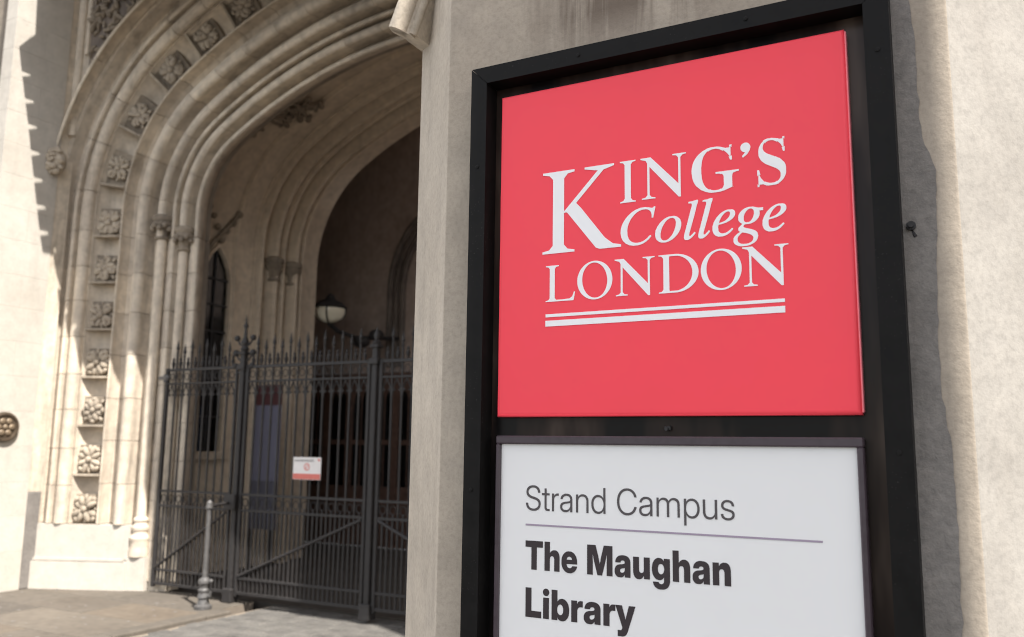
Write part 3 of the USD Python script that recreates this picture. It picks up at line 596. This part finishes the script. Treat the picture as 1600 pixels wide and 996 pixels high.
# dim hall beyond
HALL = 11.6
obj('hall_wall', cat([bx(-12.5, 2.5, HALL, HALL+0.3, 0, 7.5), bx(-12.8, -12.5, 9.9, HALL, 0, 7.5), bx(2.5, 2.8, 9.9, HALL, 0, 7.5)]), M_dim, gate)
obj('hall_ceiling', bx(-12.8, -5.2, 9.9, HALL+.3, 7.5, 7.8), M_dim, gate)
scr = obj('glazed_screen', cat([bx(-10.6, -3.4, 11.52, 11.598, 2.62, 2.80), bx(-10.6, -3.4, 11.54, 11.596, 0.0, 0.95), bx(-10.6, -3.4, 11.53, 11.59, 1.62, 1.70)]), M_wood, gate)
for k in range(16): obj('door_stile', bx(-10.6+k*0.47, -10.6+k*0.47+0.12, 11.50, 11.594, 0.0, 2.622), M_wood, scr)
for k in range(15):
    u = -10.6+k*0.47+0.12
    obj('pane', bx(u, u+0.35, 11.555, 11.562, 0.95, 2.62), M_pane, scr)
    obj('dark_lining', bx(u, u+0.35, 11.575, 11.585, 0.95, 2.62), M_lead, scr)  # black sheet standing in for the unlit room behind the glass
    obj('glazing_bar', bx(u+0.165, u+0.185, 11.54, 11.57, 0.951, 2.619), M_wood, scr)
    ar = sbox(u, 2.30, u+0.35, 2.62).difference(unary_union([affinity.scale(Point(u+0.09, 2.30).buffer(0.075), 1, 2.6), affinity.scale(Point(u+0.26, 2.30).buffer(0.075), 1, 2.6)]))
    obj('arched_head', prism_uz(ar, 11.545, 11.566), M_wood, scr)
# blind arch moulding on the hall wall
ring = []
for r_, w_ in ((1.25, .06), (1.12, .04), (1.0, .05)):
    pts = [(-7.15-r_, 11.57, 2.9), (-7.15-r_, 11.57, 4.2)]+[(-7.15-r_*math.cos(a), 11.57, 4.2+1.15*r_*math.sin(a)) for a in np.linspace(0.1, math.pi-.1, 20)]+[(-7.15+r_, 11.57, 4.2), (-7.15+r_, 11.57, 2.9)]
    ring.append(path_tube(pts, w_, 8))
obj('blind_arch', cat(ring), M_darkstone, gate)

# lantern in the hall
lamp = thing('hall_lantern', 'round lantern with two pale glass bowl panels on a dark scrolled bracket inside the archway', 'lantern', loc=(-8.62, 10.3, 3.62))
LS = 1.25
def obj_l(n, m, mt, **k): m.apply_scale((LS*1.22, LS*1.22, LS*.92)); return obj(n, m, mt, lamp, **k)
bowl = lathe([(0.02, -0.125), (0.07, -0.115), (0.125, -0.07), (0.152, -0.01), (0.158, 0.04), (0.150, 0.075)], (0, 0, 0), 24)
obj_l('glass_bowl', bowl, M_opal, smooth=60)
obj_l('cap', lathe([(0.165, 0.07), (0.175, 0.085), (0.165, 0.10), (0.12, 0.16), (0.06, 0.19), (0.03, 0.26), (0.012, 0.28)], (0, 0, 0), 24), M_iron, smooth=40)
rb = []
for k in range(4):
    a = k*math.pi/2-math.pi/2+.48
    rb.append(path_tube([((r_+.004)*math.cos(a), (r_+.004)*math.sin(a), z) for r_, z in ((0.152, .08), (.158, .04), (.152, -.01), (.125, -.07), (.07, -.115), (.01, -.13))], .008, 6))
obj_l('rib', cat(rb), M_iron)
obj_l('pendant', ball((0, 0, -.145), .025, 2), M_iron, smooth=True)
obj_l('bracket', cat([path_tube([(0.0, 0, -.13), (0.03, .1, -.22), (.10, .3, -.28), (.20, .6, -.25), (.28, 1.0, -.2), (.3, 1.25, -.2)], .03, 8), path_tube([(.28, 1.2, .35), (.30, 1.25, .0), (.30, 1.25, -.6)], .04, 8), ball((.14, .35, -.33), .09, 2), ball((.22, .5, -.22), .08, 2)]), M_iron)

# ================================================================ LEFT TURRET
tur = thing('flanking_turret', 'sunlit pale ashlar flank of the turret left of the arch', 'turret')
tu = -9.25
z, row = 0.0, 0
obj('core', prism_up(Polygon([(tu-.012, 5.45), (tu-.012, 6.10), (-11.2, 6.5), (-11.2, 6.38)]), 0.0, 10.5), M_joint, tur)
obj('core', bx(-12.0, tu-0.10, 6.10, 6.6, 0.0, 10.5), M_joint, tur)
while z < 10.3:
    h = 0.37+rng.uniform(-.015, .02) if row else 0.42
    for a, b in (((5.42, 6.085),) if row % 2 else ((5.42, 5.78), (5.78, 6.085))):
        o = rng.uniform(0, .001)
        obj('ashlar_block', bx(tu-0.2, tu+o, a+.0005, b-.0005, z+.0006, z+h-.0006, .0012), M_wall, tur)
    fq = math.radians(28)
    for k in range(4):   # the turret's next face, turned away from the sun
        q0, q1 = k*.5+.003, k*.5+.498
        P0, P1 = [(tu-q*math.cos(fq)-.001, 5.421+q*math.sin(fq)) for q in (q0, q1)]
        obj('front_block', prism_up(Polygon([P0, P1, (P1[0]+.1, P1[1]+.2), (P0[0]-.05, P0[1]+.25)]), z+.0012, z+h-.0012), M_pier, tur)
    z += h; row += 1
obj('return_stone', bx(tu-0.12, tu-0.010, 6.0865, 6.26, 1.05, 8.0), M_arch, tur)
obj('foot_block', bx(tu-0.16, tu-0.004, 6.0868, 6.25, 0.0, 1.048, .01), M_patch, tur, label='block at the foot of the wall with shade painted as dark grey')  # shaded stone strip, its shade put into a darker grey

med = thing('door_bell_boss', 'round dark bronze boss with a gilt star on the sunlit flank', 'boss', loc=(tu+.002, 5.735, 1.755))
R90 = trimesh.transformations.rotation_matrix(math.pi/2, (0, 1, 0))
def lat_x(prof, n=28):
    m = lathe(prof, (0, 0, 0), n); m.apply_transform(R90); return m
obj('rim', lat_x([(0.165, 0.0), (0.165, .02), (.15, .045), (.13, .045), (.125, .03), (.02, .03)]), M_bronze, med, smooth=35)
sp = []
for k in range(6):
    a = k*math.pi/3; sp.append(ball((.036, .07*math.cos(a), .07*math.sin(a)), .034, 1, (.5, 1, 1)))
sp.append(ball((.035, 0, 0), .03, 2, (.7, 1, 1)))
obj('gilt_flower', cat(sp), M_gold, med, smooth=True)

# ================================================================ ADDED WING, unseen behind the pier, placed to shade the gates
wing = thing('building_wing', 'added unseen stone wing placed to shade the gates', 'building')
obj('lower_wall', bx(0.2, 3.4, 4.0, 6.195, 0.0, 8.2), M_pier, wing)
obj('upper_wall', bx(-0.55, 3.4, 3.9, 6.195, 8.202, 14.0), M_pier, wing)

# ================================================================ GATES
PG = 6.74
ZT, ZT2, ZM, ZM2, ZB, ZB2 = 2.417, 2.262, 1.085, 0.925, 0.245, 0.10
def gate_rails(g, u0, u1):
    for z, h in ((ZT, .032), (ZT2, .022), (ZM, .026), (ZM2, .026), (ZB, .026), (ZB2, .030)):
        obj('rail', bx(u0, u1, PG-.014, PG+.014, z-h/2, z+h/2, .003), M_iron, g)
def gate_bars(g, u0, u1, pitch=0.115, spikes=True):
    n = max(1, int(round((u1-u0)/pitch))); us = np.linspace(u0, u1, n+1)[1:-1]; st = (u1-u0)/n
    for u in us:
        zt = 2.60+(0.05 if int(round((u-u0)/st)) % 2 else 0)
        m = [bx(u-.008, u+.008, PG-.008, PG+.008, ZB2+.01, zt)]
        m.append(lathe([(.008, 0), (.020, .02), (.014, .05), (.004, .105), (.001, .12)], (u, PG, zt-.01), 8))
        m.append(lathe([(.009, 0), (.019, .008), (.009, .018)], (u, PG, zt-.05), 8))
        obj('bar', cat(m), M_iron, g)
    for k in range(n):
        u = u0+st*(k+.5)
        obj('dog_bar', cat([bx(u-.008, u+.008, PG-.007, PG+.007, ZB2+.01, ZM2), lathe([(.006, 0), (.012, .01), (.001, .05)], (u, PG, ZM2+.0), 6)]), M_iron, g)
    tr = []
    for k in range(n):
        u = u0+st*(k+.5)
        # rings between the two top rails and in the lock rail
        for zc, rr_ in (((ZT+ZT2)/2, .034), ((ZM+ZM2)/2, .036)):
            tr.append(path_tube([(u+rr_*math.cos(a), PG, zc+rr_*1.15*math.sin(a)) for a in np.linspace(0, 2*math.pi, 11)], .0048, 5))
        # cusped arches hanging under the second rail
        w = st/2-.006
        tr.append(path_tube([(u-w, PG, ZT2-.19), (u-w*.8, PG, ZT2-.10), (u-w*.3, PG, ZT2-.05), (u, PG, ZT2-.012)], .007, 5))
        tr.append(path_tube([(u+w, PG, ZT2-.19), (u+w*.8, PG, ZT2-.10), (u+w*.3, PG, ZT2-.05), (u, PG, ZT2-.012)], .007, 5))
        tr.append(ball((u-w*.55, PG, ZT2-.125), .013, 1)); tr.append(ball((u+w*.55, PG, ZT2-.125), .013, 1))
        # little fleurs on the top rail
        tr.append(lathe([(.006, 0), (.016, .03), (.022, .06), (.010, .085), (.016, .10), (.001, .13)], (u, PG, ZT+.014), 7))
    obj('tracery', cat(tr), M_iron, g, kind='stuff')
def brace(g, a, b): obj('diagonal_brace', tube((a[0], PG-.012, a[1]), (b[0], PG-.012, b[1]), .015, 6), M_iron, g)
wk = thing('wicket_gate', 'narrow wrought iron side gate beside the sunlit jamb', 'gate')
U0, U1, U2, U3 = -7.93, -6.78, -5.04, -3.35
obj('stile', bx(U0-.02, U0+.02, PG-.02, PG+.02, 0.06, ZT+.02, .004), M_iron, wk)
obj('stile', bx(U1-.105, U1-.075, PG-.016, PG+.016, 0.06, ZT+.016, .004), M_iron, wk)
gate_rails(wk, U0+.021, U1-.106); gate_bars(wk, U0+.02, U1-.105)
brace(wk, (U0+.03, ZB+.02), (U1-.12, ZM2-.03))
obj('hinge', cat([tube((U0-.12, PG-.005, 2.33), (U0+.03, PG-.025, 2.33), .022, 10), ball((U0+.03, PG-.025, 2.33), .032, 2), tube((U0-.02, PG-.005, 2.28), (U0-.02, PG-.005, 2.37), .028, 10)]), M_irong, wk)
for k, (nm, ua, ub) in enumerate((('left-hand', U1, U2), ('right-hand', U2, U3))):
    g = thing('carriage_gate', ('wide wrought iron gate leaf carrying a small white and red notice', 'right-hand iron gate leaf mostly hidden behind the stone pier')[k], 'gate', group=None)
    obj('stile', bx(ua+.055, ua+.09, PG-.018, PG+.018, 0.06, ZT+.018, .004), M_iron, g)
    obj('stile', bx(ub-.09, ub-.055, PG-.018, PG+.018, 0.06, ZT+.018, .004), M_iron, g)
    gate_rails(g, ua+.091, ub-.091); gate_bars(g, ua+.08, ub-.08)
    if k == 0: brace(g, (ua+.1, ZB+.02), (ub-.1, ZM2-.02))
    else: brace(g, (ua+.1, ZM2-.02), (ub-.1, ZB+.02))
def gate_post(u, top, fancy, label):
    g = thing('gate_post', label, 'gate post')
    obj('post', cat([bx(u-.031, u+.031, PG-.031, PG+.031, 0.0, top, .006), bx(u-.06, u+.06, PG-.06, PG+.06, 0.0, .14, .008), bx(u-.052, u+.052, PG-.052, PG+.052, ZT-.03, ZT+.03, .006), bx(u-.052, u+.052, PG-.052, PG+.052, top-.03, top, .006)]), M_iron, g)
    if fancy:
        m = [lathe([(.035, 0), (.05, .03), (.03, .06), (.045, .10), (.02, .16), (.014, .25), (.03, .28), (.012, .31), (.002, .40)], (u, PG, top), 10)]
        for s in (-1, 1):
            for dz, dr, br in ((.14, .115, .032), (-.02, .12, .036), (-.16, .12, .034)):
                m.append(path_tube([(u, PG, top+dz-.09), (u+s*dr*.6, PG, top+dz-.06), (u+s*dr, PG, top+dz)], .010, 6)); m.append(ball((u+s*dr, PG, top+dz+.01), br, 2))
        obj('finial', cat(m), M_iron, g, smooth=40)
    else:
        obj('finial', lathe([(.04, 0), (.05, .02), (.02, .05), (.03, .09), (.002, .18)], (u, PG, top), 10), M_iron, g, smooth=40)
gate_post(U1, 2.58, True, 'tall iron gate post with cross-shaped ball finial behind the bollard')
gate_post(U2, 2.58, False, 'iron gate post at the meeting of the carriage gates, no ball finial')
nt = thing('gate_notice', 'small white notice plate with red lower band wired to the gate', 'notice')
NU0, NU1, NZ0, NZ1 = -6.005, -5.65, 1.262, 1.482
obj('plate', bx(NU0, NU1, PG-.022, PG-.016, NZ0, NZ1, .001), M_notw, nt)
obj('red_band', bx(NU0+.004, NU1-.004, PG-.0235, PG-.0221, NZ0+.004, NZ0+.058), M_notr, nt)
ringp = Point((NU0+NU1)/2, NZ0+.125).buffer(.036).difference(Point((NU0+NU1)/2, NZ0+.125).buffer(.026)).union(affinity.rotate(sbox((NU0+NU1)/2-.03, NZ0+.121, (NU0+NU1)/2+.03, NZ0+.129), 45))
obj('red_ring', prism_uz(ringp, PG-.0235, PG-.0221), M_notr, nt)
obj('red_corner', bx(NU1-.04, NU1-.012, PG-.0235, PG-.0221, NZ1-.035, NZ1-.014), M_notr, nt)

for z_ in (1.452, 1.440): obj('print_line', bx(NU0+.02, NU1-.09, PG-.0235, PG-.0221, z_, z_+.005), M_ink2, nt)
# blue stand-up board and maroon header inside the porch
bb = thing('blue_board', 'pale blue display board with maroon header standing inside the porch', 'display board')
obj('board', bx(-8.12, -7.68, 8.30, 8.33, 1.15, 2.10, .003), M_blue, bb)
obj('lower_panel', bx(-8.12, -7.68, 8.302, 8.33, 0.55, 1.148, .003), M_blue2, bb)
obj('header', bx(-8.12, -7.68, 8.295, 8.335, 2.102, 2.36, .003), M_maroon, bb)
obj('leg', bx(-8.09, -8.05, 8.30, 8.33, -0.02, 0.55), M_iron, bb); obj('leg', bx(-7.75, -7.71, 8.30, 8.33, -0.02, 0.55), M_iron, bb)

# bollard that holds the wicket gate
bl = thing('gate_stay_post', 'slim grey iron post with ornate foot on the kerb end before the gates', 'post')
bc = (-6.73, 6.34)
obj('shaft', lathe([(.026, .30), (.023, .6), (.021, .96), (.034, .965), (.036, .985), (.028, 1.0), (.030, 1.02), (.012, 1.045)], (bc[0], bc[1], 0), 12), M_irong, bl, smooth=40)
obj('foot', lathe([(.085, 0.0), (.085, .03), (.06, .045), (.048, .09), (.062, .11), (.05, .15), (.058, .18), (.042, .20), (.05, .235), (.062, .245), (.062, .27), (.032, .30)], (bc[0], bc[1], 0), 14), M_irong, bl, smooth=30)
obj('hook', cat([tube((bc[0]-.075, bc[1], .258), (bc[0]+.085, bc[1], .262), .012, 8), ball((bc[0]+.09, bc[1], .27), .02, 1), path_tube([(bc[0]+.03, bc[1], .14), (bc[0]+.08, bc[1], .12), (bc[0]+.09, bc[1], .17)], .014, 6)]), M_irong, bl)
obj('latch', cat([tube((bc[0], bc[1]+.02, .99), (U1-.03, PG-.06, 1.0), .016, 8), bx(U1-.10, U1+.06, PG-.085, PG-.045, .93, 1.09, .01)]), M_iron, bl)

# ================================================================ GROUND
def flat(u0, u1, p0, p1, z): return trimesh.Trimesh([(u0, p0, z), (u1, p0, z), (u1, p1, z), (u0, p1, z)], [(0, 1, 2), (0, 2, 3)], process=False)
gr = obj('ground', flat(-400, 400, -400, 400, -0.13), M_road, None, kind='structure')
pv = thing('pavement', 'buff flagstone pavement in front of the arch', 'pavement', kind='structure')
KU = -6.42
obj('bed', cat([bx(-16, KU-.19, 1.0, 6.9, -.128, -.012)]), M_joint, pv)
p = 2.0; row = 0
while p < 6.85:
    d = rng.choice((0.52, 0.60, 0.68)); u = KU-.19-(rng.uniform(.2, .7) if row % 2 else 0); first = KU-.19
    uu4 = first
    while uu4 > -13:
        w = rng.uniform(.62, 1.0); a = uu4-w
        zt = rng.uniform(-.002, .002)
        if not (uu4 < -9.3 and p > 5.5):
            obj('flagstone', bx(a+.005, uu4-.005, p+.005, min(p+d, 6.95)-.005, -.06, zt, .006), rng.choice(M_flag), pv)
        uu4 = a
    p += d; row += 1
p = 1.2
while p < 6.3:
    d = rng.uniform(.75, 1.05); q = min(p+d, 6.42)
    obj('kerb_stone', bx(KU-.187, KU, p+.003, q-.003, -.125, rng.uniform(0, .003), .012), M_flag[1], pv)
    p = q if q < 6.42 else 9
gum = [lathe([(rng.uniform(.010, .022), 0), (.006, .0025)], (rng.uniform(-9.2, -6.8), rng.uniform(4.6, 6.4), .0022), 9) for k in range(46)]
obj('trodden_gum', cat(gum), M_patch, pv, kind='stuff')
cr = thing('crossing', 'grey granite sett crossing in front of the carriage gates', 'carriageway', kind='structure')
obj('bed', bx(KU+.002, -2.2, 1.2, 7.0, -.128, -.040), M_joint, cr)
p = 4.3
while p < 6.95:
    d = rng.uniform(.10, .125); u = KU+.004+rng.uniform(0, .08)
    while u < -4.0:
        w = rng.uniform(.15, .24)
        if u/p*1.0 < -0.60:
            obj('sett', bx(u+.003, u+w-.003, p+.003, p+d-.003, -.09, -.032+rng.uniform(-.003, .003), .008), M_sett, cr)
        u += w
    p += d
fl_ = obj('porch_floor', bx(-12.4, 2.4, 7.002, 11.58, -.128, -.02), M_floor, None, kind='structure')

# ================================================================ added out-of-view banner and column, put here to shade the board
bn = thing('street_banner', 'added unseen crimson banner on a column, shading the notice board', 'banner')
BU = 1.0
obj('column', tube((BU, .36, -.13), (BU, .36, 6.25), .045, 14), M_frame, bn, smooth=40)
obj('cloth', bx(BU-.004, BU+.004, .445, .965, 2.55, 6.05), M_cloth, bn)
for z in (2.53, 6.07): obj('arm', tube((BU, .36, z), (BU, .99, z), .014, 8), M_frame, bn)
